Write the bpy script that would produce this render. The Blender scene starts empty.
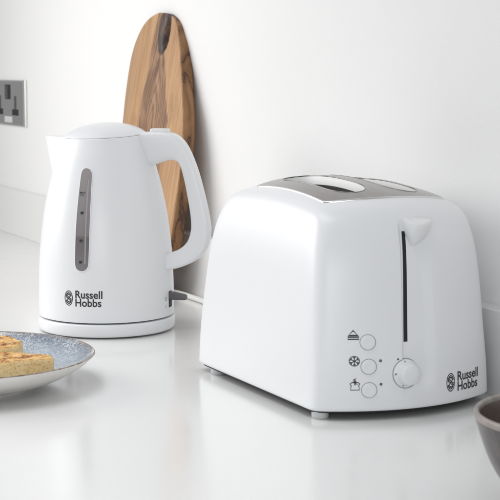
import bpy, math, random
from mathutils import Vector, Matrix, noise
from mathutils.bvhtree import BVHTree
from mathutils.geometry import delaunay_2d_cdt

S = 0.01                                   # everything below is written in centimetres
SC = bpy.context.scene
COL = SC.collection
PI = math.pi
rad = math.radians

# ------------------------------------------------------------------ helpers
def link(name, data, parent=None):
    o = bpy.data.objects.new(name, data)
    COL.objects.link(o)
    if parent:
        o.parent = parent
    return o

def mesh(name, V, F, mat, parent=None, off=(0, 0, 0), smooth=True, sharp=None):
    """one mesh object from vertices in cm (off is subtracted: the thing's own origin)"""
    me = bpy.data.meshes.new(name)
    me.from_pydata([((v[0] - off[0]) * S, (v[1] - off[1]) * S, (v[2] - off[2]) * S) for v in V], [], F)
    me.update()
    if smooth:
        me.polygons.foreach_set('use_smooth', [True] * len(me.polygons))
        if sharp:
            me.set_sharp_from_angle(angle=rad(sharp))
    me.materials.append(mat)
    return link(name, me, parent)

def thing(name, label, cat, loc=(0, 0, 0), rz=0, group=None):
    o = link(name, None)
    o.empty_display_size = .02
    o.location = [c * S for c in loc]
    o.rotation_euler = (0, 0, rz)
    tag(o, label, cat, group)
    return o

def tag(o, label, cat, group=None):
    o['label'] = label
    o['category'] = cat
    if group:
        o['group'] = group

def lathe(prof, n=96, c=(0, 0, 0), axis=None, capb=True, capt=True):
    """profile [(r, z)] turned about z (or about axis through c)"""
    V, F = [], []
    for r, z in prof:
        for i in range(n):
            a = 2 * PI * i / n
            V.append(Vector((r * math.cos(a), r * math.sin(a), z)))
    for j in range(len(prof) - 1):
        for i in range(n):
            k = (i + 1) % n
            F.append((j * n + i, j * n + k, (j + 1) * n + k, (j + 1) * n + i))
    if capb:
        F.append(tuple(reversed(range(n))))
    if capt:
        F.append(tuple((len(prof) - 1) * n + i for i in range(n)))
    if axis is not None:
        q = Vector((0, 0, 1)).rotation_difference(Vector(axis))
        V = [q @ v for v in V]
    V = [v + Vector(c) for v in V]
    return V, F

def loft(rings, capa=True, capb=True, closed=True):
    n = len(rings[0])
    V = [p for r in rings for p in r]
    F = []
    for j in range(len(rings) - 1):
        for i in range(n if closed else n - 1):
            k = (i + 1) % n
            F.append((j * n + i, j * n + k, (j + 1) * n + k, (j + 1) * n + i))
    if capa:
        F.append(tuple(reversed(range(n))))
    if capb:
        F.append(tuple((len(rings) - 1) * n + i for i in range(n)))
    return V, F

def join(*parts):
    V, F = [], []
    for v, f in parts:
        b = len(V)
        V += list(v)
        F += [tuple(i + b for i in q) for q in f]
    return V, F

def spline(P, m=8):
    """Catmull-Rom through points"""
    P = [Vector(p) for p in P]
    out = []
    for i in range(len(P) - 1):
        p0, p1, p2, p3 = P[max(i - 1, 0)], P[i], P[i + 1], P[min(i + 2, len(P) - 1)]
        for k in range(m):
            t = k / m
            out.append(.5 * ((2 * p1) + (p2 - p0) * t + (2 * p0 - 5 * p1 + 4 * p2 - p3) * t * t + (3 * p1 - p0 - 3 * p2 + p3) * t ** 3))
    out.append(P[-1])
    return out

def tube(path, r, n=14, capped=True):
    rings = []
    up = Vector((0, 0, 1))
    for i, p in enumerate(path):
        t = (path[min(i + 1, len(path) - 1)] - path[max(i - 1, 0)]).normalized()
        u = t.cross(up)
        u = u.normalized() if u.length > 1e-4 else Vector((1, 0, 0))
        w = u.cross(t)
        rr = r[i] if isinstance(r, (list, tuple)) else r
        rings.append([p + u * rr * math.cos(2 * PI * k / n) + w * rr * math.sin(2 * PI * k / n) for k in range(n)])
    return loft(rings, capped, capped)

def closed_tube(path, r, n=10, nrm=Vector((0, 0, 1))):
    V, F = [], []
    m = len(path)
    for i, p in enumerate(path):
        t = (path[(i + 1) % m] - path[i - 1]).normalized()
        u = t.cross(nrm).normalized()
        w = u.cross(t)
        V += [p + u * r * math.cos(2 * PI * k / n) + w * r * math.sin(2 * PI * k / n) for k in range(n)]
    for i in range(m):
        for k in range(n):
            a, b = i * n, ((i + 1) % m) * n
            F.append((a + k, a + (k + 1) % n, b + (k + 1) % n, b + k))
    return V, F

def smoothstep(a, b, x):
    t = max(0, min(1, (x - a) / (b - a)))
    return t * t * (3 - 2 * t)

def interp(T, x):
    for (x0, y0), (x1, y1) in zip(T, T[1:]):
        if x <= x1:
            return y0 + (y1 - y0) * (x - x0) / (x1 - x0)
    return T[-1][1]

def resample(P, n, closed=True):
    P = [Vector(p) for p in P]
    if closed:
        P = P + [P[0]]
    L = [0]
    for a, b in zip(P, P[1:]):
        L.append(L[-1] + (b - a).length)
    out, j = [], 0
    for i in range(n):
        s = L[-1] * i / (n if closed else n - 1)
        while j < len(L) - 2 and L[j + 1] < s:
            j += 1
        d = L[j + 1] - L[j]
        out.append(P[j].lerp(P[j + 1], (s - L[j]) / d if d else 0))
    return out

def gsmooth(P, sigma):
    """gaussian rounding of a closed, evenly sampled polyline; sigma in samples"""
    n = len(P)
    k = int(3 * sigma)
    w = [math.exp(-.5 * (i / sigma) ** 2) for i in range(-k, k + 1)]
    s = sum(w)
    return [sum((P[(i + d) % n] * w[d + k] for d in range(-k, k + 1)), Vector((0,) * len(P[0]))) / s for i in range(n)]

def inside(p, poly):
    x, y = p[0], p[1]
    r = False
    j = len(poly) - 1
    for i in range(len(poly)):
        xi, yi, xj, yj = poly[i][0], poly[i][1], poly[j][0], poly[j][1]
        if (yi > y) != (yj > y) and x < (xj - xi) * (y - yi) / (yj - yi) + xi:
            r = not r
        j = i
    return r

def fill(outer, holes=(), step=.5):
    """triangulate a flat outline with holes, with inner points so it can be bent"""
    V = [Vector((p[0], p[1])) for p in outer]
    E = [(i, (i + 1) % len(outer)) for i in range(len(outer))]
    for h in holes:
        b = len(V)
        V += [Vector((p[0], p[1])) for p in h]
        E += [(b + i, b + (i + 1) % len(h)) for i in range(len(h))]
    bound = list(V)
    xs = [p[0] for p in outer]; ys = [p[1] for p in outer]
    ny = int((max(ys) - min(ys)) / step) + 1
    nx = int((max(xs) - min(xs)) / step) + 1
    for i in range(nx + 1):
        for j in range(ny + 1):
            p = Vector((min(xs) + i * step + (.5 * step if j % 2 else 0), min(ys) + j * step))
            if inside(p, outer) and not any(inside(p, h) for h in holes):
                if min((p - q).length_squared for q in bound) > (.45 * step) ** 2:
                    V.append(p)
    R = delaunay_2d_cdt(V, E, [], 0, 1e-5)
    rv, rf = R[0], R[2]
    F = []
    for f in rf:
        c = sum((rv[i] for i in f), Vector((0, 0))) / len(f)
        if inside(c, outer) and not any(inside(c, h) for h in holes):
            F.append(tuple(f))
    return rv, F

def ribbon(P, w, closed=False):
    """flat stroke of width w along 2D points"""
    P = [Vector(p) for p in P]
    n = len(P)
    V, F = [], []
    for i, p in enumerate(P):
        a = P[(i - 1) % n] if closed or i > 0 else p
        b = P[(i + 1) % n] if closed or i < n - 1 else p
        t = (b - a).normalized()
        q = Vector((-t.y, t.x)) * w / 2
        V += [p + q, p - q]
    for i in range(n if closed else n - 1):
        k = (i + 1) % n
        F.append((2 * i, 2 * i + 1, 2 * k + 1, 2 * k))
    return V, F

def ell(cx, cy, rx, ry, a0=0, a1=360, n=24):
    return [Vector((cx + rx * math.cos(rad(a0 + (a1 - a0) * i / n)), cy + ry * math.sin(rad(a0 + (a1 - a0) * i / n)))) for i in range(n + 1)]

def disc2(cx, cy, r, n=20):
    return [Vector((cx + r * math.cos(2 * PI * i / n), cy + r * math.sin(2 * PI * i / n))) for i in range(n)], [tuple(range(n))]

def text2d(lines, size, spacing=.9, shear=0, weight=0.0):
    cu = bpy.data.curves.new('lettering', 'FONT')
    cu.body = lines
    cu.size = size
    cu.space_line = spacing
    cu.offset = weight
    cu.resolution_u = 4
    o = bpy.data.objects.new('lettering', cu)
    COL.objects.link(o)
    dg = bpy.context.evaluated_depsgraph_get()
    me = bpy.data.meshes.new_from_object(o.evaluated_get(dg))
    V = [Vector((v.co.x, v.co.y)) for v in me.vertices]
    F = [tuple(p.vertices) for p in me.polygons]
    bpy.data.objects.remove(o)
    bpy.data.curves.remove(cu)
    bpy.data.meshes.remove(me)
    return V, F

def conform(VF, P0, U, W, N, bvh, lift):
    """lay flat artwork on a surface: (u, v) -> nearest surface point along -N"""
    V, F = VF
    P0, U, W, N = Vector(P0), Vector(U), Vector(W), Vector(N)
    out = []
    for v in V:
        p = P0 + U * v[0] + W * v[1]
        h = bvh.ray_cast(p + N * 12, -N)
        if h[0] is None:
            h = bvh.find_nearest(p)
        nn = h[1] if h[1].dot(N) > 0 else -h[1]
        out.append(h[0] + nn * lift)
    # face outwards
    G = []
    for f in F:
        n = (out[f[1]] - out[f[0]]).cross(out[f[2]] - out[f[0]])
        G.append(f if n.dot(N) > 0 else tuple(reversed(f)))
    return out, G

# ------------------------------------------------------------------ materials
def mat(name, col, rough=.5, metal=0, spec=.5, coat=0, coat_rough=.1):
    m = bpy.data.materials.new(name)
    m.use_nodes = True
    b = m.node_tree.nodes['Principled BSDF']
    b.inputs['Base Color'].default_value = (*col, 1)
    b.inputs['Roughness'].default_value = rough
    b.inputs['Metallic'].default_value = metal
    b.inputs['Specular IOR Level'].default_value = spec
    b.inputs['Coat Weight'].default_value = coat
    b.inputs['Coat Roughness'].default_value = coat_rough
    return m

class NT:
    def __init__(s, m):
        s.t = m.node_tree; s.n = s.t.nodes; s.b = s.n['Principled BSDF']
    def node(s, kind, **kw):
        x = s.n.new(kind)
        for k, v in kw.items():
            if k in x.inputs: x.inputs[k].default_value = v
            else: setattr(x, k, v)
        return x
    def link(s, a, b): s.t.links.new(a, b)
    def coords(s, scale=(1, 1, 1), rot=(0, 0, 0), loc=(0, 0, 0)):
        c = s.node('ShaderNodeTexCoord'); m = s.node('ShaderNodeMapping')
        m.inputs['Scale'].default_value = scale; m.inputs['Rotation'].default_value = rot; m.inputs['Location'].default_value = loc
        s.link(c.outputs['Object'], m.inputs['Vector'])
        return m.outputs['Vector']
    def noise(s, vec, scale, detail=4, rough=.55, dist=0):
        x = s.node('ShaderNodeTexNoise', Scale=scale, Detail=detail, Roughness=rough, Distortion=dist)
        s.link(vec, x.inputs['Vector'])
        return x.outputs['Fac']
    def ramp(s, fac, stops, interp='LINEAR'):
        r = s.node('ShaderNodeValToRGB')
        r.color_ramp.interpolation = interp
        e = r.color_ramp.elements
        while len(e) < len(stops): e.new(.5)
        for x, (p, c) in zip(e, stops):
            x.position = p
            x.color = (*c, 1) if len(c) == 3 else c
        s.link(fac, r.inputs['Fac'])
        return r.outputs['Color']
    def mix(s, fac, a, b, mode='MIX'):
        x = s.node('ShaderNodeMix', data_type='RGBA', blend_type=mode)
        for i, v in ((0, fac), (6, a), (7, b)):
            if hasattr(v, 'is_output'): s.link(v, x.inputs[i])
            else: x.inputs[i].default_value = v if i == 0 else (*v, 1)
        return x.outputs[2]
    def math(s, op, a, b=0, clamp=False):
        x = s.node('ShaderNodeMath', operation=op, use_clamp=clamp)
        for i, v in ((0, a), (1, b)):
            if hasattr(v, 'is_output'): s.link(v, x.inputs[i])
            else: x.inputs[i].default_value = v
        return x.outputs[0]
    def bump(s, h, strength=.2, dist=.001):
        x = s.node('ShaderNodeBump', Strength=strength, Distance=dist)
        s.link(h, x.inputs['Height'])
        s.link(x.outputs['Normal'], s.b.inputs['Normal'])

def plastic(name, col, rough, grain=.03, gscale=1500):
    m = mat(name, col, rough)
    t = NT(m)
    v = t.coords()
    big = t.noise(v, 9, 3)
    r = t.node('ShaderNodeMapRange', **{'From Min': .3, 'From Max': .7, 'To Min': max(rough - .02, .28) if rough < .4 else rough, 'To Max': rough + .05})
    t.link(big, r.inputs['Value']); t.link(r.outputs[0], t.b.inputs['Roughness'])
    t.bump(t.noise(v, gscale, 2), grain, .0004)
    return m

M_kettle = plastic('white_satin_plastic', (.80, .81, .825), .31)
M_toaster = plastic('white_gloss_plastic', (.80, .81, .825), .31, .02)
M_button = plastic('white_button_plastic', (.78, .79, .80), .32)
M_print = mat('dark_grey_print', (.035, .035, .04), .45)
M_print_soft = mat('grey_print', (.10, .10, .11), .5)
M_black = mat('black_recess', (.008, .008, .009), .6)
M_gap = mat('shadow_gap', (.24, .24, .25), .6)  # grey that paints the shade in narrow joints
M_grey = plastic('charcoal_plastic', (.10, .095, .10), .38)
M_rubber = mat('grey_rubber_foot', (.58, .58, .59), .6)
M_dkrubber_shade = mat('dark_rubber_and_shade', (.03, .03, .03), .7)
M_cable = plastic('white_flex', (.72, .72, .70), .4)
M_led = mat('indicator_lens', (.12, .12, .13), .25)

M_steel = mat('brushed_steel', (.30, .285, .28), .30, 1.0)
t = NT(M_steel)
v = t.coords((3, 400, 400))
t.b.inputs['Roughness'].default_value = .23
t.link(t.ramp(t.noise(v, 1, 4), [(.3, (.255, .24, .235)), (.7, (.31, .295, .29))]), t.b.inputs['Base Color'])
t.bump(t.noise(v, 1.5, 3), .05, .0003)

M_edge = mat('polished_steel_edge', (.72, .71, .70), .30, 1.0)
M_guard = mat('bright_bread_guard', (.93, .93, .92), .4, .0)
M_dark = mat('oven_dark', (.02, .02, .02), .6)

M_sockplate = mat('satin_steel_plate', (.50, .485, .475), .30, 1.0)
t = NT(M_sockplate)
v = t.coords((500, 500, 6))
t.bump(t.noise(v, 1, 3), .06, .0003)
M_sockedge = mat('steel_bevel', (.70, .70, .69), .3, 1.0)
M_white = mat('white_insert', (.66, .66, .65), .35)
M_rocker = mat('dark_rocker', (.03, .03, .03), .3)

M_wall = mat('white_wall_paint', (.84, .84, .838), .75, 0, .25)
t = NT(M_wall)
v = t.coords()
t.link(t.ramp(t.noise(v, 2.2, 4), [(.3, (.825, .825, .825)), (.7, (.85, .85, .847))]), t.b.inputs['Base Color'])
t.bump(t.noise(v, 240, 5), .12, .002)

M_upstand = mat('white_stone_upstand', (.80, .80, .795), .28)
M_top = mat('pale_quartz_worktop', (.80, .80, .79), .17)
t = NT(M_top)
v = t.coords()
t.link(t.mix(.5, t.ramp(t.noise(v, 5, 6, .6), [(.3, (.785, .785, .775)), (.7, (.815, .815, .805))]),
             t.ramp(t.noise(v, 900, 3), [(.35, (.78, .78, .77)), (.6, (.815, .815, .805))])), t.b.inputs['Base Color'])
rr = t.ramp(t.noise(v, 14, 5), [(.3, (.13,) * 3), (.7, (.19,) * 3)])
t.link(rr, t.b.inputs['Roughness'])
t.bump(t.noise(v, 30, 3), .02, .001)

# ------------------------------------------------------------------ setting
def struct(name, V, F, m):
    o = mesh(name, V, F, m, smooth=False)
    o['kind'] = 'structure'
    return o

def boxVF(x0, x1, y0, y1, z0, z1, bev=0):
    if not bev:
        V = [(x, y, z) for z in (z0, z1) for x, y in ((x0, y0), (x1, y0), (x1, y1), (x0, y1))]
        return V, [(3, 2, 1, 0), (4, 5, 6, 7), (0, 1, 5, 4), (1, 2, 6, 5), (2, 3, 7, 6), (3, 0, 4, 7)]
    rings = []
    for k in range(5):                       # rounded lower edge not needed: round the top edge
        a = PI / 2 * k / 4
        i = bev * (1 - math.cos(a)); zz = z1 - bev + bev * math.sin(a)
        if k == 0:
            rings.append([Vector((x, y, z0)) for x, y in ((x0, y0), (x1, y0), (x1, y1), (x0, y1))])
        rings.append([Vector((x, y, zz)) for x, y in ((x0 + i, y0 + i), (x1 - i, y0 + i), (x1 - i, y1 - i), (x0 + i, y1 - i))])
    return loft(rings)

YU, YW = 19.65, 21.6
struct('countertop', *boxVF(-420, 160, -62, YU + .4, -4, 0, .3), M_top)
struct('wall', *boxVF(-420, 260, YW, YW + 8, -90, 170), M_wall)
o = struct('upstand', *boxVF(-420, 160, YU, YW - .01, .02, 8.0, .15), M_upstand)

# ------------------------------------------------------------------ toaster
TC = (-12.3, 9.05, 0)
toaster = thing('toaster', 'glossy white two slice toaster with grey steel top, round buttons and a dial', 'toaster', TC)
LEN, HW, BUL, Z0 = 24.6, 9.05, 2.75, .8
out = []
for i in range(200):                          # near, bulged front
    y = -HW + 2 * HW * i / 200
    out.append(Vector((BUL * (1 - (y / HW) ** 2), y + HW)))
for i in range(200): out.append(Vector((-LEN * i / 200, 2 * HW)))
for i in range(200):
    y = HW - 2 * HW * i / 200
    out.append(Vector((-LEN - 1.6 * (1 - (y / HW) ** 2), y + HW)))
for i in range(200): out.append(Vector((-LEN + LEN * i / 200, 0)))
out = resample(out, 900)
BASE = gsmooth(out, 6.5)
SOFT = gsmooth(out, 10.0)
def dome(x, y):
    return 19.86 - .0097 * (x + 12.4) ** 2 - .0225 * (y - HW) ** 2
def to_top(p, k=1.0):
    x = p[0]
    x = -3.9 + (.75 * x if x > 0 else .553 * x if x > -LEN else -.553 * LEN + .7 * (x + LEN))
    c = -10.7
    return Vector((c + (x - c) * (2 - k), HW + .28 + (p[1] - HW) * (1 - 2.82 / 9.05) * (2 - k)))
TOP = [to_top(p) for p in gsmooth(out, 9.0)]
HP = [(0, 0), (.2, .03), (.45, .115), (.65, .205), (.78, .30), (.865, .405), (.92, .51), (.955, .63), (.98, .79), (1, 1)]
prof = spline([(v, h, 0) for v, h in HP], 9)
def channel(y, z):
    y0 = 7.30 + .42 * (max(z, 0) / 16) ** 2
    a = smoothstep(y0, y0 + .2, y) * (1 - smoothstep(9.6, 10.8, y))
    b = smoothstep(2.2, 3.6, z) * (1 - smoothstep(15.6, 17.2, z))
    return a * b
rings = []
# under-side edge
for dz, sc in ((.25, .93), (0, .965), (0.02, .992), (.14, .9995)):
    rings.append([Vector((TC[0] + (p.x - TC[0]) * sc, HW + (p.y - HW) * sc, Z0 + dz)) for p in BASE])
for q in prof[1:]:
    ring = []
    for b, sb_, tp in zip(BASE, SOFT, TOP):
        b = b.lerp(sb_, smoothstep(0, .4, q.x) * smoothstep(-8, -3, b.x))
        zt = dome(tp.x, tp.y) - .12
        x = b.x + (tp.x - b.x) * q.y
        y = b.y + (tp.y - b.y) * q.y
        z = Z0 + .14 + (zt - Z0 - .14) * q.x
        if b.x > -2.5:
            x -= .30 * channel(y, z)
        ring.append(Vector((x, y, z)))
    rings.append(ring)
last = rings[-1]
rings.append([Vector((TC[0] + (p.x - TC[0]) * .97, HW + (p.y - HW) * .96, p.z - .15)) for p in last])
body = loft(rings, True, False)
TB = BVHTree.FromPolygons([tuple(v) for v in body[0]], [f for f in body[1]])
mesh('body', *body, M_toaster, toaster, TC)

def roundslot(x0, x1, y0, y1, n=14, e=2.6):
    cx, cy, a, b = (x0 + x1) / 2, (y0 + y1) / 2, (x1 - x0) / 2, (y1 - y0) / 2
    P = []
    r = b * .98
    for sx, sy, a0 in ((1, 1, 0), (-1, 1, 90), (-1, -1, 180), (1, -1, 270)):
        for i in range(n + 1):
            t = rad(a0 + 90 * i / n)
            # long tapering ends
            P.append(Vector((cx + sx * (a - r * 1.9) + r * 1.9 * math.cos(t), cy + sy * (b - r) + r * math.sin(t))))
    return resample(P, 110)

slots = [roundslot(-17.4, -4.2, 4.95, 8.4), roundslot(-17.2, -3.7, 9.85, 13.6)]
panel = [to_top(p, 1.008) for p in BASE][::3]
pv, pf = fill(panel, slots, .45)
pv3 = [Vector((p.x, p.y, dome(p.x, p.y))) for p in pv]
pf = [f if (pv[f[1]] - pv[f[0]]).cross(pv[f[2]] - pv[f[0]]) > 0 else tuple(reversed(f)) for f in pf]
top_panel = mesh('top_panel', pv3, pf, M_steel, toaster, TC)
# polished rolled edge round the panel
er = []
for k in range(6):
    a = PI / 2 * k / 5
    er.append([Vector((TC[0] + (p.x - TC[0]) * (1 + .010 * math.sin(a)), HW + .28 + (p.y - HW - .28) * (1 + .020 * math.sin(a)), dome(p.x, p.y) - .13 * (1 - math.cos(a)))) for p in panel])
er.append([p - Vector((0, 0, .25)) for p in er[-1]])
er.reverse()
mesh('panel_edge', *loft(er, False, False), M_edge, top_panel, TC)
for s in slots:
    cx = sum(p.x for p in s) / len(s); cy = sum(p.y for p in s) / len(s)
    # raised lip
    lip = [Vector((p.x, p.y, dome(p.x, p.y) - .012)) for p in s]
    sl = mesh('bread_slot', *closed_tube(lip, .055, 8), M_steel, toaster, TC)
    r = []
    for d, k in ((0, 1.0), (.15, .985), (.85, .945)):
        r.append([Vector((cx + (p.x - cx) * (1 - (1 - k) * .4), cy + (p.y - cy) * k, dome(p.x, p.y) - d)) for p in s])
    w = loft(r, False, False)
    mesh('bread_guard', w[0], [tuple(reversed(f)) for f in w[1]], M_guard, sl, TC)
    r2 = [r[-1]]
    for d, k in ((1.3, .93), (5.5, .90)):
        r2.append([Vector((cx + (p.x - cx) * (1 - (1 - k) * .4), cy + (p.y - cy) * k, dome(p.x, p.y) - d)) for p in s])
    w = loft(r2, False, True)
    mesh('slot_lining', w[0], [tuple(reversed(f)) for f in w[1][:-1]] + [w[1][-1]], M_dark, sl, TC)

br = []
for dz, sc in ((.58, .955), (.60, .965), (.86, .968)):
    br.append([Vector((TC[0] + (p.x - TC[0]) * sc, HW + (p.y - HW) * sc, dz)) for p in BASE])
mesh('under_shade_plate', *loft(br, True, False), M_dkrubber_shade, toaster, TC)  # dark plate added to deepen the contact shade under the toaster
for x, y in ((-.9, 1.15), (-21.7, 1.05), (-4.5, 15.4), (-21.7, 16.4)):
    mesh('foot', *lathe([(.68, 0), (.75, .08), (.75, .5), (.68, .95)], 32, (x, y, .0)), M_rubber, toaster, TC)

NX = Vector((1, 0, 0)); UY = Vector((0, 1, 0)); UZ = Vector((0, 0, 1))
def tfront(y, z):
    h = TB.ray_cast(Vector((30, y, z)), -NX)
    return h[0], (h[1] if h[1].x > 0 else -h[1])
def tdecal(name, VF, y, z, m, lift=.015, parent=None):
    return mesh(name, *conform(VF, (0, y, z), UY, UZ, NX, TB, lift), m, parent or toaster, TC, smooth=False)

# the lever slot and lever
SY = 7.92
sv, sf = fill(resample([Vector(p) for p in ((-.27, 0), (.11, 0), (.36, 9.4), (.02, 9.4))], 160), (), .3)
sv = [Vector((p.x + .26 * (p.y / 10.2) ** 2.5, p.y)) for p in sv]
tdecal('lever_slot', (sv, sf), SY, 6.6, M_black, .012)

def lever():
    # a blunt leaf in plan (out from the face, along the face), shrinking downwards to a rounded foot
    plan = [(-.5, -.05), (.35, -.10), (.95, .05), (1.38, .38), (1.55, .85), (1.50, 1.35), (1.30, 1.85), (1.08, 2.35), (.85, 2.55), (.5, 2.25), (.0, 1.75), (-.5, 1.3)]
    P = gsmooth(resample([Vector(p) for p in plan], 96), 1.6)
    x0 = tfront(SY + .6, 16.8)[0].x
    ax, ay = .25, .62
    rings = []
    for d, k in ((0, .80), (.0, .93), (.03, .975), (.09, 1.0), (.22, 1.01), (.5, .985), (.9, .90), (1.3, .77), (1.65, .62), (1.95, .46), (2.15, .31), (2.25, .16)):
        ring = []
        for p in P:
            x, y = ax + (p.x - ax) * k, ay + (p.y - ay) * k
            ring.append(Vector((x0 + x, SY + .46 + y * .93, 17.15 - d - .36 * max(0, x) + .05 * y)))
        rings.append(ring)
    V, F = loft(rings)
    return V, [tuple(reversed(f)) for f in F]
mesh('carriage_lever', *lever(), M_button, toaster, TC, sharp=60)

# buttons, icons and indicator lights
def on_face(prof, y, z, n=48):
    p, nn = tfront(y, z)
    return lathe(prof, n, p, nn, False, True)
BY = 4.36
bz = (6.75, 4.67, 2.66)
for z in bz:
    b = mesh('button', *on_face([(.63, -.2), (.63, .08), (.61, .125), (.56, .145), (.3, .12), (.02, .11)], BY, z), M_button, toaster, TC, sharp=50)
    ringv = ribbon(ell(0, 0, .655, .655, 0, 360, 48)[:-1], .04, True)
    tdecal('button_gap_shade', ringv, BY, z, M_gap, .012, b)  # flat grey ring draws the shade of the gap
def tri(p, q, r): return [Vector(p), Vector(q), Vector(r)], [(0, 1, 2)]
IY = 3.20
eject = join(ribbon([(-.40, -.02), (0, .42), (.40, -.02)], .14, True), ribbon([(-.44, -.14), (.44, -.14), (.44, -.32), (-.44, -.32)], .11, True), ribbon([(-.3, .02), (.3, .02)], .10))
tdecal('eject_icon', eject, IY, bz[0] + .60, M_print)
snow = []
for k in range(3):
    a = rad(90 + 60 * k); d = Vector((math.cos(a), math.sin(a))); q = Vector((-d.y, d.x))
    snow.append(ribbon([d * -.42, d * .42], .075))
    for s in (1, -1):
        for f in (1, -1):
            snow.append(ribbon([d * s * .24, d * s * .38 + q * f * .14], .06))
snow.append(ribbon(ell(0, 0, .42, .42, 0, 360, 24)[:-1], .055, True))
tdecal('snowflake_icon', join(*snow), IY, bz[1] + .50, M_print)
toast = join(ribbon([(-.36, -.38), (.36, -.38), (.30, .02), (.40, .14), (.26, .26), (-.26, .26), (-.40, .14), (-.30, .02)], .075, True),
             tri((-.2, .22), (.2, .22), (0, .52)), ribbon([(0, .28), (.0, .02)], .10), ribbon([(-.16, .46), (.1, .6)], .07), ribbon([(-.2, .3), (.22, .1)], .06))
tdecal('reheat_icon', toast, IY, bz[2] + .42, M_print)
for z in (bz[1] + .48, bz[2] + .48):
    l = mesh('indicator_light', *on_face([(.13, -.1), (.13, .02), (.09, .05), (.01, .06)], 5.36, z, 24), M_led, toaster, TC)
tdecal('dial_dot', disc2(0, 0, .085), 6.92, 5.2, M_print, .014)

KY, KZ = 7.68, 3.92
kp_, kn = tfront(KY, KZ)
kn = (kn * .4 + NX).normalized()
q = Vector((0, 0, 1)).rotation_difference(kn)
knob = mesh('browning_dial', *lathe([(1.22, -.4), (1.22, .22), (1.19, .30), (1.12, .34), (1.02, .40), (.97, .50), (.90, 1.05), (.86, 1.16), (.78, 1.22), (.3, 1.25), (.01, 1.25)], 64, kp_, kn, False, True), M_button, toaster, TC, sharp=55)
kt = []
for a in (100, 178, 250):
    c, s = math.cos(rad(a)), math.sin(rad(a))
    P = [Vector((c * 1.03, s * 1.03)), Vector((c * 1.15, s * 1.15))]
    V, F = ribbon(P, .09) if a != 178 else join(ribbon([Vector((-1.15, .09)), Vector((-1.0, .02))], .06), ribbon([Vector((-1.15, -.05)), Vector((-1.02, .1))], .06))
    # local axes on the dial face: right = +Y, up = +Z
    kr = UZ.cross(kn).normalized(); ku = kn.cross(kr)
    kt.append(([kp_ + kr * v.x + ku * v.y + kn * (.40 - (v.length - 1.02) * .6 + .02) for v in V], F))
mesh('dial_marks', *join(*kt), M_print_soft, knob, TC, smooth=False)
tdecal('dial_gap_shade', ribbon(ell(0, 0, 1.27, 1.27, 0, 360, 64)[:-1], .06, True), KY, KZ, M_gap, .013, knob)  # drawn ring for the shade round the dial

def emblem(h):
    """oval monogram crest of interlaced curls"""
    rx, ry = .30 * h, .5 * h
    w = .06 * h
    P = [ribbon(ell(0, 0, rx, ry, 0, 360, 40)[:-1], w, True)]
    P.append(ribbon(ell(0, 0, rx * .74, ry * .76, 20, 165, 16), w))
    P.append(ribbon(ell(0, 0, rx * .74, ry * .76, 200, 345, 16), w))
    P.append(ribbon(ell(-.02 * h, .14 * h, rx * .42, ry * .30, 10, 290, 16), w))
    P.append(ribbon(ell(.02 * h, -.14 * h, rx * .42, ry * .30, 190, 470, 16), w))
    P.append(ribbon([(-rx * .62, -ry * .42), (-rx * .1, 0), (rx * .1, .02 * h), (rx * .62, ry * .42)], w * 1.2))
    P.append(ribbon([(-rx * .8, ry * .12), (-rx * .3, ry * .05), (0, -ry * .12), (rx * .3, -ry * .30)], w))
    P.append(ribbon([(rx * .8, -ry * .12), (rx * .35, -ry * .02), (0, ry * .16), (-rx * .4, ry * .36)], w))
    P.append(ribbon([(-rx * .5, ry * .62), (0, ry * .48), (rx * .45, ry * .62)], w))
    P.append(ribbon([(-rx * .5, -ry * .62), (0, -ry * .48), (rx * .45, -ry * .62)], w))
    return join(*P)
tx = text2d('Russell\nHobbs', 1.24, .78, 0, .032)
tdecal('brand_lettering', ([Vector((v.x * .86, v.y * .92)) for v in tx[0]], tx[1]), 13.15, 2.72, M_print, .014)
tdecal('brand_emblem', emblem(1.55), 12.36, 2.68, M_print, .014)

# ------------------------------------------------------------------ kettle
KA = 48.6
kettle = thing('electric_kettle', 'tall white plastic kettle with grey water window and loop handle on its power base', 'kettle', (-51.36, .48, 0), rad(KA))
mesh('power_base', *lathe([(7.0, .2), (7.6, .18), (7.74, .27), (7.84, .5), (7.87, 1.0), (7.86, 1.45), (7.80, 1.58), (7.65, 1.63), (6.8, 1.65)], 160), M_kettle, kettle)
for a in (45, 135, 225, 315):
    mesh('base_foot', *lathe([(.9, 0), (.95, .05), (.95, .3)], 24, (6.2 * math.cos(rad(a)), 6.2 * math.sin(rad(a)), 0)), M_dkrubber_shade, kettle)
mesh('base_gap', *lathe([(7.3, 1.6), (7.3, 1.95)], 96), M_gap, kettle)
KR = [(1.81, 7.40), (1.82, 7.60), (1.89, 7.71), (2.1, 7.76), (4.8, 7.75), (7.0, 7.68), (9.1, 7.56), (11.5, 7.33), (13.7, 7.02), (15.5, 6.66), (17.0, 6.31), (18.6, 5.88), (20.2, 5.40), (21.3, 5.04), (22.1, 4.76), (22.26, 4.69), (22.29, 4.60), (22.14, 4.3)]
kpf = [(p.y, p.x) for p in spline([(z, r, 0) for z, r in KR], 6)]
def tilt(VF):                                  # the lid joint dips at the front and rises to the handle
    V, F = VF
    return [Vector((v.x, v.y, v.z + (.055 * v.y + .03 * v.x) * smoothstep(19.5, 22, v.z))) for v in V], F
kb = tilt(lathe(kpf, 192, capt=False))
KB = BVHTree.FromPolygons([tuple(v) for v in kb[0]], list(kb[1]))
mesh('body', *kb, M_kettle, kettle)
def krad(z):
    return interp([(z_, r) for z_, r in KR[:-2]], z)
lidp = spline([(4.3, 22.25, 0), (4.62, 22.31, 0), (4.66, 22.38, 0), (4.57, 22.50, 0), (4.0, 22.87, 0), (3.0, 23.28, 0), (1.8, 23.57, 0), (.8, 23.68, 0), (.02, 23.70, 0)], 5)
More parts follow.
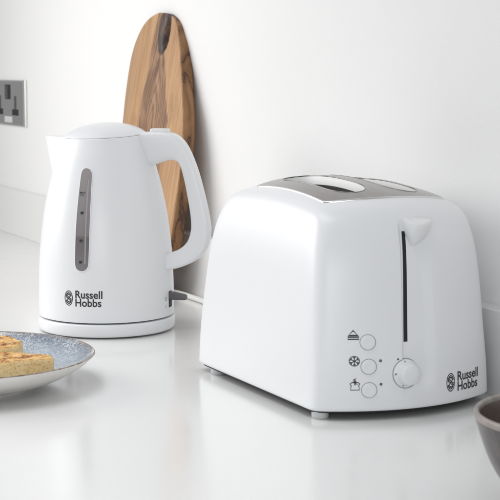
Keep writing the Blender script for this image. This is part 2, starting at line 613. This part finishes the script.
lid = mesh('lid', *tilt(lathe([(p.x, p.y) for p in lidp], 128)), M_kettle, kettle)
# spout: a shallow V-shaped lip on the side away from the handle
rings = []
for i in range(13):
    f = i / 12
    z = 16.2 + (22.12 - 16.2) * f
    r = krad(min(z, 21.9))
    tipx = 6.15 + (7.22 - 6.15) * f
    a0 = rad(40)
    tr = .55
    P = [Vector((-r * math.cos(a0) * .93, r * math.sin(a0) * .93, z))]
    for k in range(9):
        t_ = rad(70 - 140 * k / 8)
        P.append(Vector((-(tipx - tr) - tr * math.cos(t_), tr * math.sin(t_) * 1.5, z)))
    P.append(Vector((-r * math.cos(a0) * .93, -r * math.sin(a0) * .93, z)))
    rings.append(P)
V, F = loft(rings, True, True)
mesh('spout', V, F, M_kettle, kettle, sharp=50)

# loop handle swept round the back
HS = [((134, 131.6), (148, 166)), ((150, 130.6), (160, 162)), ((165, 130.6), (170, 159)), ((177, 134), (177, 160)), ((187, 145), (181.5, 165)), ((196, 166), (185.5, 180)),
      ((203, 191), (189.2, 200)), ((208, 214), (191.6, 217)), ((210, 230), (191.6, 230)), ((207.5, 246), (188, 241)), ((199, 258), (181, 248)), ((186, 265.5), (172, 252)), ((172, 269.5), (164, 253.6)), ((158, 270.5), (150, 254.5))]
def hcon(p):
    x = (p[0] - 104.5) * .1135 / .962 + .1
    z = 23.72 - (p[1] - 121.5) * .1139
    return Vector((x, 0, z + x * .27 * (30.1 - z) / 170))
ho = spline([hcon(a) for a, b in HS], 7)
hi = spline([hcon(b) for a, b in HS], 7)
rings = []
for i, (a, b) in enumerate(zip(ho, hi)):
    c = (a + b) / 2; u = (a - b) / 2
    f = i / (len(ho) - 1)
    hd = 1.12 - .12 * smoothstep(.1, .4, f) + .1 * smoothstep(.75, 1, f)
    ring = []
    for k in range(48):
        t_ = 2 * PI * k / 48
        cx, sy = math.cos(t_), math.sin(t_)
        e = .46
        px = math.copysign(abs(cx) ** e, cx); py = math.copysign(abs(sy) ** e, sy)
        # the inner side of the grip is narrower than the outer
        ring.append(c + u * px + Vector((0, hd * py * (1.0 - .10 * (1 - px)), 0)))
    rings.append(ring)
V, F = loft(rings)
mesh('handle', V, F, M_kettle, kettle)
bx = hcon((160, 130.8))
def rbox(cx, cy, cz, a, b, h, e=.35, bev=.12):
    R_ = []
    for k, (s, dz) in enumerate(((1, 0), (1, h - bev), (1 - .3 * bev / a, h - .3 * bev), (1 - bev / a, h))):
        R_.append([Vector((cx + a * s * math.copysign(abs(math.cos(t)) ** e, math.cos(t)), cy + b * s * math.copysign(abs(math.sin(t)) ** e, math.sin(t)), cz + dz)) for t in [2 * PI * i / 40 for i in range(40)]])
    return loft(R_)
mesh('lid_button', *rbox(bx.x, 0, bx.z - .25, 1.02, .75, .62), M_kettle, kettle, sharp=60)

# water window on the front
NY = Vector((0, -1, 0)); UXk = Vector((1, 0, 0))
def kdecal(name, VF, x, z, m, lift=.015, parent=None, smooth=False):
    return mesh(name, *conform(VF, (x, 0, z), UXk, UZ, NY, KB, lift), m, parent or kettle, smooth=smooth)
wo = []
for i in range(21):                            # right side, going up, then the left
    f = i / 20; wo.append(Vector((.66 + .16 * math.sin(PI * (.25 + .65 * f)), 7.95 + 10.6 * f)))
wo += [Vector((.42, 18.88)), Vector((.0, 19.0)), Vector((-.42, 18.88))]
for i in range(21):
    f = 1 - i / 20; wo.append(Vector((-.58 - .16 * math.sin(PI * (.30 + .7 * f)) + .10 * (f - .5), 7.95 + 10.6 * f)))
wo += [Vector((-.45, 7.6)), Vector((0, 7.47)), Vector((.45, 7.6))]
wo = [Vector((p.x * 1.07 + .02, p.y)) for p in gsmooth(resample(wo, 220), 3.2)]
M_win = mat('smoked_window', (.2, .2, .2), .12, 0, .5, .6, .05)
t = NT(M_win)
c = t.node('ShaderNodeTexCoord'); sp = t.node('ShaderNodeSeparateXYZ'); t.link(c.outputs['Object'], sp.inputs[0])
zf = t.math('MULTIPLY', sp.outputs['Z'], 1 / .20)
t.link(t.ramp(zf, [(.34, (.235, .215, .22)), (.50, (.165, .148, .152)), (.565, (.15, .133, .137)), (.58, (.225, .205, .21)), (.95, (.31, .285, .285))]), t.b.inputs['Base Color'])
wv, wf = fill(wo, (), .22)
win = kdecal('water_window', (wv, wf), 0, 0, M_win, .03, None, True)
rim = conform((wo, []), (0, 0, 0), UXk, UZ, NY, KB, .02)[0]
mesh('window_rim', *closed_tube(rim, .05, 10, NY), M_kettle, win)
M_strip = mat('window_ridge', (.36, .345, .35), .15)
rv = ribbon([Vector((.42, 8.4 + .25 * i)) for i in range(38)], .15)
kdecal('window_ridge', rv, 0, 0, M_strip, .045, win)
cup = join(disc2(0, 0, .17), disc2(.14, .05, .10))
for z in (14.0, 10.95, 8.6):
    kdecal('level_mark', ([Vector((v.x - .02, v.y + z)) for v in cup[0]], cup[1]), -.1, 0, M_print, .05, win)
tm = text2d('MAX\n1.7 L', .30, .9, 0, .004)
kdecal('maximum_mark', ([Vector((v.x - .40, v.y + 16.1)) for v in tm[0]], tm[1]), -.1, 0, M_print, .05, win)
tx = text2d('Russell\nHobbs', 1.33, .76, 0, .030)
kdecal('brand_lettering', ([Vector((v.x * .86, v.y * .9)) for v in tx[0]], tx[1]), -.80, 4.6, M_print, .014)
kdecal('brand_emblem', emblem(1.6), -1.58, 4.55, M_print, .014)

# rocker switch under the handle
NXk = Vector((1, 0, 0)); UYk = Vector((0, 1, 0))
def kside(name, VF, y, z, m, lift, parent=None):
    return mesh(name, *conform(VF, (0, y, z), UYk, UZ, NXk, KB, lift), m, parent or kettle, smooth=False)
hv, hf = fill(resample([Vector(p) for p in ((-.55, -.9), (.55, -.9), (.55, .95), (-.55, .95))], 80), (), .3)
rec = kside('switch_recess', (hv, hf), 0, 3.7, M_dark, .012)
rings = []
for x, a, b, z in ((7.2, .5, .50, 4.1), (7.9, .5, .47, 4.1), (8.8, .46, .40, 4.04), (9.5, .42, .34, 3.98), (9.68, .36, .26, 3.96)):
    rings.append([Vector((x, a * math.copysign(abs(math.cos(t)) ** .5, math.cos(t)), z + b * math.copysign(abs(math.sin(t)) ** .5, math.sin(t)))) for t in [2 * PI * i / 32 for i in range(32)]])
mesh('power_switch', *loft(rings), M_grey, kettle, sharp=60)
kside('switch_marks', join(ribbon(ell(0, .42, .16, .20, 0, 360, 24)[:-1], .05, True), ribbon([Vector((0, -.62)), Vector((0, -.28))], .06)), -1.3, 3.45, M_print_soft, .014)
# flex from the base, back along the foot of the upstand behind the toaster
def kl(p):
    a = rad(-KA); x, y = p[0] + 51.36, p[1] - .48
    return Vector((x * math.cos(a) - y * math.sin(a), x * math.sin(a) + y * math.cos(a), p[2]))
cord = spline([kl(p) for p in ((-56.5, 6.0, .8), (-60, 10.5, .5), (-66, 14.5, .38), (-72, 17.1, .38), (-66, 17.7, .38), (-55, 17.5, .38), (-40, 17.9, .38), (-20, 18.8, .38), (-12, 19.0, .38))], 12)
mesh('power_cord', *tube(cord, .36), M_cable, kettle)

# ------------------------------------------------------------------ chopping board
B0 = Vector((-82, 14.5, 0)); B1 = Vector((-82, 21.2, 38.0))
lean = math.atan2(B1.y - B0.y, B1.z)
bo = [(-77.5, .6), (-73.5, 1.3), (-70.4, 3.2), (-68.9, 6.5), (-68.9, 11.6), (-69.4, 17.4), (-70.15, 21.6), (-71.0, 24.2), (-72.7, 27.4), (-74.7, 31.4), (-76.6, 34.7), (-78.5, 36.9), (-80.8, 37.85), (-84.1, 38.08), (-87.0, 37.75), (-90.1, 36.5), (-92.1, 34.2), (-92.95, 31.4), (-92.75, 26.4), (-92.1, 22), (-91.2, 18.5), (-89.2, 12.5), (-87.6, 7), (-86.0, 3.2), (-83.5, 1.0), (-80.5, .4)]
bo = [Vector((a + 82, b * 1.012)) for a, b in bo]
bo = gsmooth(resample(bo, 260), 3)
bo = [p + Vector((.10 * noise.noise(Vector((p.x * .35, p.y * .35, 3))), .06 * noise.noise(Vector((p.x * .4, p.y * .4, 9))))) for p in bo]
zmin = min(p.y for p in bo)
bo = [Vector((p.x, p.y - zmin)) for p in bo]
TH = 1.75
fv, ff = fill(bo, (), .42)
def hole(x, z):                               # the dark knot near the top: a real hollow
    d1 = math.hypot((x - .9) / 1.3, (z - 35.0) / 2.5)
    return 1.1 * (1 - smoothstep(.35, 1.05, d1))
V, F = [], []
nb = len(bo)
V = [Vector((p.x, hole(p.x, p.y), p.y)) for p in fv]
F = []
for f in ff:
    n = (V[f[1]] - V[f[0]]).cross(V[f[2]] - V[f[0]])
    F.append(f if n.y < 0 else tuple(reversed(f)))
# rounded sides, built as rings from the front edge to the back edge
cen = Vector((-.5, 19))
rr_ = []
for k in range(7):
    a = PI * k / 6
    s_ = 1 + .010 * math.sin(a)
    rr_.append([Vector((cen.x + (p.x - cen.x) * s_, TH * (k / 6), max(0, cen.y + (p.y - cen.y) * (1 + .004 * math.sin(a))))) for p in bo])
sv_, sf_ = loft(rr_, False, True)
V2, F2 = join((V, F), (sv_, sf_))

M_wood = mat('olive_wood', (.4, .25, .13), .48)
t = NT(M_wood)
c = t.node('ShaderNodeTexCoord'); sp = t.node('ShaderNodeSeparateXYZ'); t.link(c.outputs['Object'], sp.inputs[0])
X, Yc, Z = sp.outputs['X'], sp.outputs['Y'], sp.outputs['Z']
wob = t.noise(t.coords((1, 1, .45)), 14, 5, .6)
wobx = t.math('MULTIPLY', t.math('SUBTRACT', wob, .5), .045)
xx = t.math('ADD', X, wobx)
# fine long grain
gv = t.coords((260, 260, 9), (0, 0, 0))
grain = t.noise(gv, 1, 5, .6, .6)
# growth rings as distorted waves (cathedral figure)
wv_ = t.node('ShaderNodeTexWave', wave_type='RINGS', rings_direction='SPHERICAL', Scale=1.0, Distortion=7.0, Detail=4, **{'Detail Scale': 1.6})
t.link(t.coords((62, 30, 9.5), (0, 0, 0), (-.1, 0, -1.35)), wv_.inputs['Vector'])
fine = t.node('ShaderNodeTexWave', wave_type='BANDS', bands_direction='X', Scale=1.0, Distortion=9.0, Detail=5, **{'Detail Scale': 1.3, 'Detail Roughness': .6})
t.link(t.coords((150, 60, 14), (0, 0, 0), (.3, 0, .2)), fine.inputs['Vector'])
sap = t.ramp(grain, [(.25, (.36, .185, .076)), (.62, (.57, .34, .165))])
heart = t.mix(.7, t.ramp(grain, [(.3, (.17, .08, .038)), (.65, (.38, .21, .105))]), t.ramp(wv_.outputs['Color'], [(.1, (.19, .092, .045)), (.4, (.35, .19, .095)), (.9, (.45, .265, .14))]))
# heartwood: a wide tongue up the middle, narrowing towards the top
hw_ = t.math('SUBTRACT', .053, t.math('MULTIPLY', t.math('MAXIMUM', t.math('SUBTRACT', Z, .23), 0), .30))
dx = t.math('ABSOLUTE', t.math('ADD', xx, t.math('ADD', -.0085, t.math('MULTIPLY', t.math('MAXIMUM', t.math('SUBTRACT', Z, .23), 0), .19))))
mh = t.math('MULTIPLY', t.math('SUBTRACT', hw_, dx), 260, True)
sap = t.mix(t.math('MULTIPLY', t.ramp(fine.outputs['Color'], [(.0, (1, 1, 1)), (.45, (0, 0, 0))]), .35), sap, (.27, .13, .052))
sap = t.mix(.8, sap, t.ramp(t.noise(t.coords((1, 1, .25)), 38, 5, .6, .6), [(.35, (.72, .66, .60)), (.6, (1, 1, 1))]), 'MULTIPLY')
heart = t.mix(t.math('MULTIPLY', t.ramp(fine.outputs['Color'], [(.0, (1, 1, 1)), (.30, (0, 0, 0))]), .6), heart, (.13, .058, .026))
blotch = t.ramp(t.noise(t.coords((1, 1, .5)), 28, 5, .6, .8), [(.42, (.62, .56, .52)), (.6, (1, 1, 1))])
heart = t.mix(.9, heart, blotch, 'MULTIPLY')
colr = t.mix(mh, sap, heart)
# warm streak on the left
ls = t.math('MULTIPLY', t.math('SUBTRACT', t.math('MULTIPLY', xx, -1), .078), 160, True)
colr = t.mix(ls, colr, t.ramp(grain, [(.25, (.33, .185, .09)), (.7, (.48, .29, .15))]))
# spalted golden-brown blotches along the bark edge (the side face)
sb = t.noise(t.coords((1.2, 1, .45)), 20, 5, .55, 1.0)
blot = t.ramp(sb, [(.34, (.38, .205, .09)), (.46, (.30, .15, .06)), (.53, (.20, .09, .032)), (.56, (.045, .02, .009)), (.585, (.19, .085, .03)), (.72, (.32, .17, .07))])
side = t.math('MULTIPLY', t.math('SUBTRACT', Yc, .0012), 1500, True)
colr = t.mix(side, colr, blot)
# the knot hollow
kx = t.math('DIVIDE', t.math('SUBTRACT', t.math('ADD', X, t.math('MULTIPLY', wobx, .35)), .002), .021)
kz = t.math('DIVIDE', t.math('SUBTRACT', Z, .355), .034)
kd = t.math('SQRT', t.math('ADD', t.math('MULTIPLY', kx, kx), t.math('MULTIPLY', kz, kz)))
km = t.math('MULTIPLY', t.math('SUBTRACT', 1.05, kd), 9, True)
colr = t.mix(km, colr, t.ramp(t.noise(t.coords((2, 1, .6)), 60, 5), [(.40, (.018, .008, .005)), (.55, (.085, .042, .024)), (.72, (.22, .125, .075))]))
t.link(colr, t.b.inputs['Base Color'])
t.bump(grain, .25, .0006)
board = mesh('chopping_board', V2, F2, M_wood)
board.location = [c * S for c in B0]
board.rotation_euler = (-lean, 0, 0)
tag(board, 'tall round-topped wooden chopping board leaning on the wall behind the kettle', 'chopping board')

# ------------------------------------------------------------------ plate and food
PC = (-26.8, -23.0, 0)
plate = thing('dinner_plate', 'round stoneware plate with speckled blue glaze and brown rim, holding browned bread', 'plate', PC)
outer = spline([(0.02, .35, 0), (5.6, .32, 0), (6.0, .0, 0), (6.5, .0, 0), (6.75, .35, 0), (8.5, .75, 0), (10.4, 1.6, 0), (11.6, 2.4, 0), (12.2, 2.95, 0), (12.3, 3.08, 0)], 6)
inner = spline([(12.3, 3.08, 0), (12.22, 3.17, 0), (12.08, 3.12, 0), (11.5, 2.72, 0), (10.2, 1.95, 0), (8.8, 1.35, 0), (7.0, 1.02, 0), (4, .92, 0), (.02, .90, 0)], 7)
M_pout = mat('cream_glaze', (.72, .70, .66), .22)
t = NT(M_pout); v = t.coords()
t.link(t.ramp(t.noise(v, 40, 4), [(.3, (.76, .74, .71)), (.7, (.82, .80, .775))]), t.b.inputs['Base Color'])
M_pin = mat('blue_reactive_glaze', (.3, .4, .5), .14, 0, .5, .4, .05)
t = NT(M_pin)
c = t.node('ShaderNodeTexCoord'); sp = t.node('ShaderNodeSeparateXYZ'); t.link(c.outputs['Object'], sp.inputs[0])
R2 = t.math('SQRT', t.math('ADD', t.math('MULTIPLY', sp.outputs['X'], sp.outputs['X']), t.math('MULTIPLY', sp.outputs['Y'], sp.outputs['Y'])))
Rn = t.math('ADD', R2, t.math('MULTIPLY', t.math('SUBTRACT', t.noise(t.coords(), 60, 5), .5), .010))
basec = t.ramp(t.math('MULTIPLY', Rn, 1 / .125), [(.25, (.66, .69, .72)), (.60, (.54, .59, .645)), (.80, (.36, .425, .50)), (.93, (.16, .20, .26)), (.965, (.18, .165, .16)), (.985, (.20, .125, .075))])  # glaze pales inwards; centre stops also carry glare put into the colour
va = t.node('ShaderNodeTexVoronoi', Scale=330); t.link(t.coords(), va.inputs['Vector'])
sp1 = t.ramp(t.noise(t.coords(), 420, 5, .7), [(.44, (0, 0, 0)), (.58, (1, 1, 1))])
sp2 = t.ramp(t.noise(t.coords(), 34, 4, .6), [(.38, (.15,) * 3), (.66, (1, 1, 1))])
colr = t.mix(t.math('MULTIPLY', t.math('MULTIPLY', sp1, sp2), .85), basec, (.72, .76, .80))
dk = t.ramp(t.noise(t.coords((1, 1, 1), (0, 0, 0), (.3, .1, 0)), 420, 3, .6), [(.60, (0, 0, 0)), (.68, (1, 1, 1))])
colr = t.mix(t.math('MULTIPLY', dk, .55), colr, (.07, .095, .14))
t.link(colr, t.b.inputs['Base Color'])
t.bump(t.noise(t.coords(), 120, 3), .08, .001)
M_prim = mat('brown_rim_glaze', (.22, .14, .09), .3)
t = NT(M_prim)
t.link(t.ramp(t.noise(t.coords(), 160, 4), [(.35, (.14, .085, .05)), (.65, (.42, .36, .30))]), t.b.inputs['Base Color'])
mesh('underside', *lathe([(p.x, p.y) for p in outer], 160, PC, None, False, False), M_pout, plate, PC)
mesh('glazed_face', *lathe([(p.x, p.y) for p in inner[11:]], 160, PC, None, False, False), M_pin, plate, PC)
mesh('rim', *lathe([(p.x, p.y) for p in inner[:12]], 160, PC, None, False, False), M_prim, plate, PC)

M_farl = mat('toasted_bread', (.7, .5, .25), .55)
t = NT(M_farl); v = t.coords()
c = t.node('ShaderNodeTexCoord')
ge = t.node('ShaderNodeNewGeometry'); sg = t.node('ShaderNodeSeparateXYZ'); t.link(ge.outputs['Normal'], sg.inputs[0])
n1 = t.noise(v, 75, 6, .65); n2 = t.noise(v, 260, 5, .6)
topc = t.ramp(t.math('ADD', t.math('MULTIPLY', n1, .65), t.math('MULTIPLY', n2, .35)), [(.38, (.13, .04, .010)), (.44, (.42, .17, .04)), (.49, (.74, .41, .11)), (.60, (.90, .64, .27))])
sidec = t.ramp(t.math('ADD', t.math('MULTIPLY', n1, .5), t.math('MULTIPLY', n2, .5)), [(.36, (.72, .45, .17)), (.46, (.86, .60, .27)), (.7, (.93, .74, .43))])
t.link(t.mix(t.math('MULTIPLY', t.math('SUBTRACT', sg.outputs['Z'], .45), 3, True), sidec, topc), t.b.inputs['Base Color'])
t.b.inputs['Subsurface Weight'].default_value = .3
t.b.inputs['Subsurface Radius'].default_value = (.006, .004, .002)
po = t.node('ShaderNodeTexVoronoi', Scale=330)
t.link(v, po.inputs['Vector'])
t.bump(t.math('ADD', t.math('ADD', t.math('MULTIPLY', n1, .5), t.math('MULTIPLY', n2, .7)), t.math('MULTIPLY', t.math('MINIMUM', po.outputs['Distance'], .35), 1.1)), 1.0, .0026)
M_farl.node_tree.nodes['Principled BSDF'].inputs['Roughness'].default_value = .42

def farl(P, z0, h, seed, tiltx=0, tilty=0):
    P = gsmooth(resample([Vector(p) for p in P], 220), 4.0)
    cx = sum(p.x for p in P) / len(P); cy = sum(p.y for p in P) / len(P)
    fv, ff = fill(P, (), .17)
    def tz(x, y): return z0 + h + tiltx * (x - cx) + tilty * (y - cy) + .10 * noise.noise(Vector((x * .7, y * .7, seed))) + .06 * noise.noise(Vector((x * 2, y * 2, seed))) + .035 * noise.noise(Vector((x * 5, y * 5, seed)))
    k1 = 1 - .045
    V = [Vector((cx + (p.x - cx) * k1, cy + (p.y - cy) * k1, tz(p.x, p.y))) for p in fv]
    F = [f if (fv[f[1]] - fv[f[0]]).cross(fv[f[2]] - fv[f[0]]) > 0 else tuple(reversed(f)) for f in ff]
    rings = []
    for kk, dz in ((.985, 0), (1, .12), (1.0, .45), (.998, .75), (.99, .9), (.97, .965), (k1, 1.0)):
        rings.append([Vector((cx + (p.x - cx) * kk + .09 * noise.noise(Vector((p.x * 1.6, p.y * 1.6, dz * 2 + seed))), cy + (p.y - cy) * kk, z0 + (tz(p.x, p.y) - z0) * dz)) for p in P])
    V2, F2 = loft(rings, True, False)
    return join((V, F), (V2, F2))
off = (-24.5, -20.5, 1.5)
f1 = mesh('potato_farl', *[x for x in farl([(-22.9, -15.7), (-20.9, -15.9), (-20.5, -21), (-20.7, -28), (-27.5, -27), (-26.2, -20.2)], 1.55, 1.65, 1.0)], M_farl, None, off)
f1.location = [c * S for c in off]
tag(f1, 'golden toasted bread wedge lying in front on the blue plate, nearest its right rim', 'bread')
off2 = (-31.5, -20.5, 1.3)
f2 = mesh('potato_farl', *[x for x in farl([(-28.6, -17.2), (-30.6, -15.9), (-34.2, -16.4), (-37, -20), (-35, -26), (-28.5, -25), (-27.4, -20.3)], 1.45, 1.75, 7.0, -.02)], M_farl, None, off2)
f2.location = [c * S for c in off2]
tag(f2, 'browned round-cornered bread piece behind the front wedge, cut by the left photo edge', 'bread')

# ------------------------------------------------------------------ bowl
BC = (30.8, 4.35, 0)
M_bowl = mat('taupe_glaze', (.2, .18, .17), .25)
t = NT(M_bowl)
v = t.coords((1, 1, .25))
t.link(t.ramp(t.noise(v, 70, 5, .6), [(.3, (.06, .052, .05)), (.55, (.10, .088, .086)), (.75, (.15, .135, .132))]), t.b.inputs['Base Color'])
M_brim = mat('sandy_rim_glaze', (.45, .40, .34), .3)
t = NT(M_brim)
t.link(t.ramp(t.noise(t.coords(), 90, 4), [(.35, (.20, .175, .155)), (.65, (.33, .295, .265))]), t.b.inputs['Base Color'])
M_bin = mat('dark_brown_glaze', (.10, .075, .065), .2)
bowl = thing('bowl', 'grey brown stoneware bowl with a sandy rim, in the right foreground beside the toaster', 'bowl', BC)
bp = spline([(3.4, .0, 0), (3.7, .0, 0), (3.9, .45, 0), (5.2, 1.5, 0), (6.3, 3.2, 0), (7.0, 5.0, 0), (7.42, 6.35, 0)], 8)
mesh('outer_wall', *lathe([(p.x, p.y) for p in bp], 128, BC, None, True, False), M_bowl, bowl, BC)
rp = spline([(7.42, 6.35, 0), (7.47, 6.58, 0), (7.43, 6.76, 0), (7.30, 6.82, 0), (7.16, 6.74, 0), (7.08, 6.5, 0)], 5)
mesh('rim', *lathe([(p.x, p.y) for p in rp], 128, BC, None, False, False), M_brim, bowl, BC)
ip = spline([(7.08, 6.5, 0), (6.65, 5.0, 0), (5.9, 3.4, 0), (4.6, 1.7, 0), (2.5, .9, 0), (.02, .8, 0)], 8)
mesh('inside', *lathe([(p.x, p.y) for p in ip], 128, BC, None, False, False), M_bin, bowl, BC)

# ------------------------------------------------------------------ wall socket
SO = (-158, YW, 23.4)
sock = thing('wall_socket', 'brushed steel power socket with dark pin holes on the white wall, at the left edge', 'socket', SO)
x0, x1, z0, z1 = -168.5, -147.0, 19.35, 27.6
rings = []
for d, i in ((0, 0), (.35, 0), (.45, .12), (.45, .5)):
    rings.append([Vector((x, YW - d, z)) for x, z in ((x0 + i, z0 + i * .5), (x1 - i, z0 + i * .5), (x1 - i, z1 - i * .5), (x0 + i, z1 - i * .5))])
mesh('bevel', *loft(rings, False, False), M_sockedge, sock, SO, smooth=False)
mesh('face_plate', *boxVF(x0 + .45, x1 - 1.3, YW - .47, YW - .2, z0 + .25, z1 - .25), M_sockplate, sock, SO, smooth=False)
mesh('edge_strip', *boxVF(x1 - 1.28, x1 - .42, YW - .46, YW - .2, z0 + .25, z1 - .25), M_sockedge, sock, SO, smooth=False)
def ins(name, xa, xb, za, zb, m, d=.49, par=None):
    return mesh(name, *boxVF(xa, xb, YW - d, YW - .3, za, zb), m, par or sock, SO, smooth=False)
e = ins('earth_slot', -159.0, -155.5, 24.1, 26.75, M_black)
ins('shutter', -158.8, -157.2, 24.2, 26.6, M_rocker, .51, e)
for xc in (-162.3, -152.8):
    s1 = ins('pin_slot', xc - 1.9, xc + 1.9, 21.25, 22.35, M_black)
    ins('shutter', xc - .55, xc + .6, 22.36, 24.75, M_rocker, .50, s1)
ins('badge', -159.4, -154.7, 19.9, 21.0, M_white, .50)

# ------------------------------------------------------------------ light
w = bpy.data.worlds.new('World')
SC.world = w
w.use_nodes = True
w.node_tree.nodes['Background'].inputs['Color'].default_value = (.97, .98, 1.0, 1)
w.node_tree.nodes['Background'].inputs['Strength'].default_value = .42

def area(name, loc, target, sx, sy, power, col, spread):
    l = bpy.data.lights.new(name, 'AREA')
    l.shape = 'RECTANGLE'; l.size = sx * S; l.size_y = sy * S
    l.energy = power; l.color = col; l.spread = rad(spread)
    o = link(name, l)
    o.location = [c * S for c in loc]
    d = Vector(target) - Vector(loc)
    o.rotation_euler = d.to_track_quat('-Z', 'Y').to_euler()
    return o
area('window_light', (-130, -98, 60), (-57, 20, 10), 120, 90, 6.9, (1.0, .985, .965), 120)
area('overhead_fill', (-20, -85, 130), (-20, -85, 0), 130, 110, 6.2, (.965, .98, 1.0), 90)  # added overhead fill that lifts the worktop, not a real fitting
area('front_fill', (140, -90, 35), (0, 8, 2), 90, 50, .75, (.95, .975, 1.0), 60)  # added fill to brighten the toaster front, stands for no real lamp

# ------------------------------------------------------------------ camera
cam = bpy.data.cameras.new('camera')
cam.sensor_width = 36
cam.lens = 1513 / 500 * 36
cam.clip_start = .05
cam.clip_end = 60
cam.dof.use_dof = True
cam.dof.focus_distance = 1.55
cam.dof.aperture_fstop = 28
co = link('camera', cam)
co.location = (1.115, -.6005, .3013)
co.rotation_euler = (rad(90 - 6.94), 0, rad(90 - 25.86))
SC.camera = co

SC.view_settings.view_transform = 'Standard'
SC.view_settings.look = 'None'
SC.view_settings.exposure = 0
SC.view_settings.gamma = 1
SC.cycles.max_bounces = 8
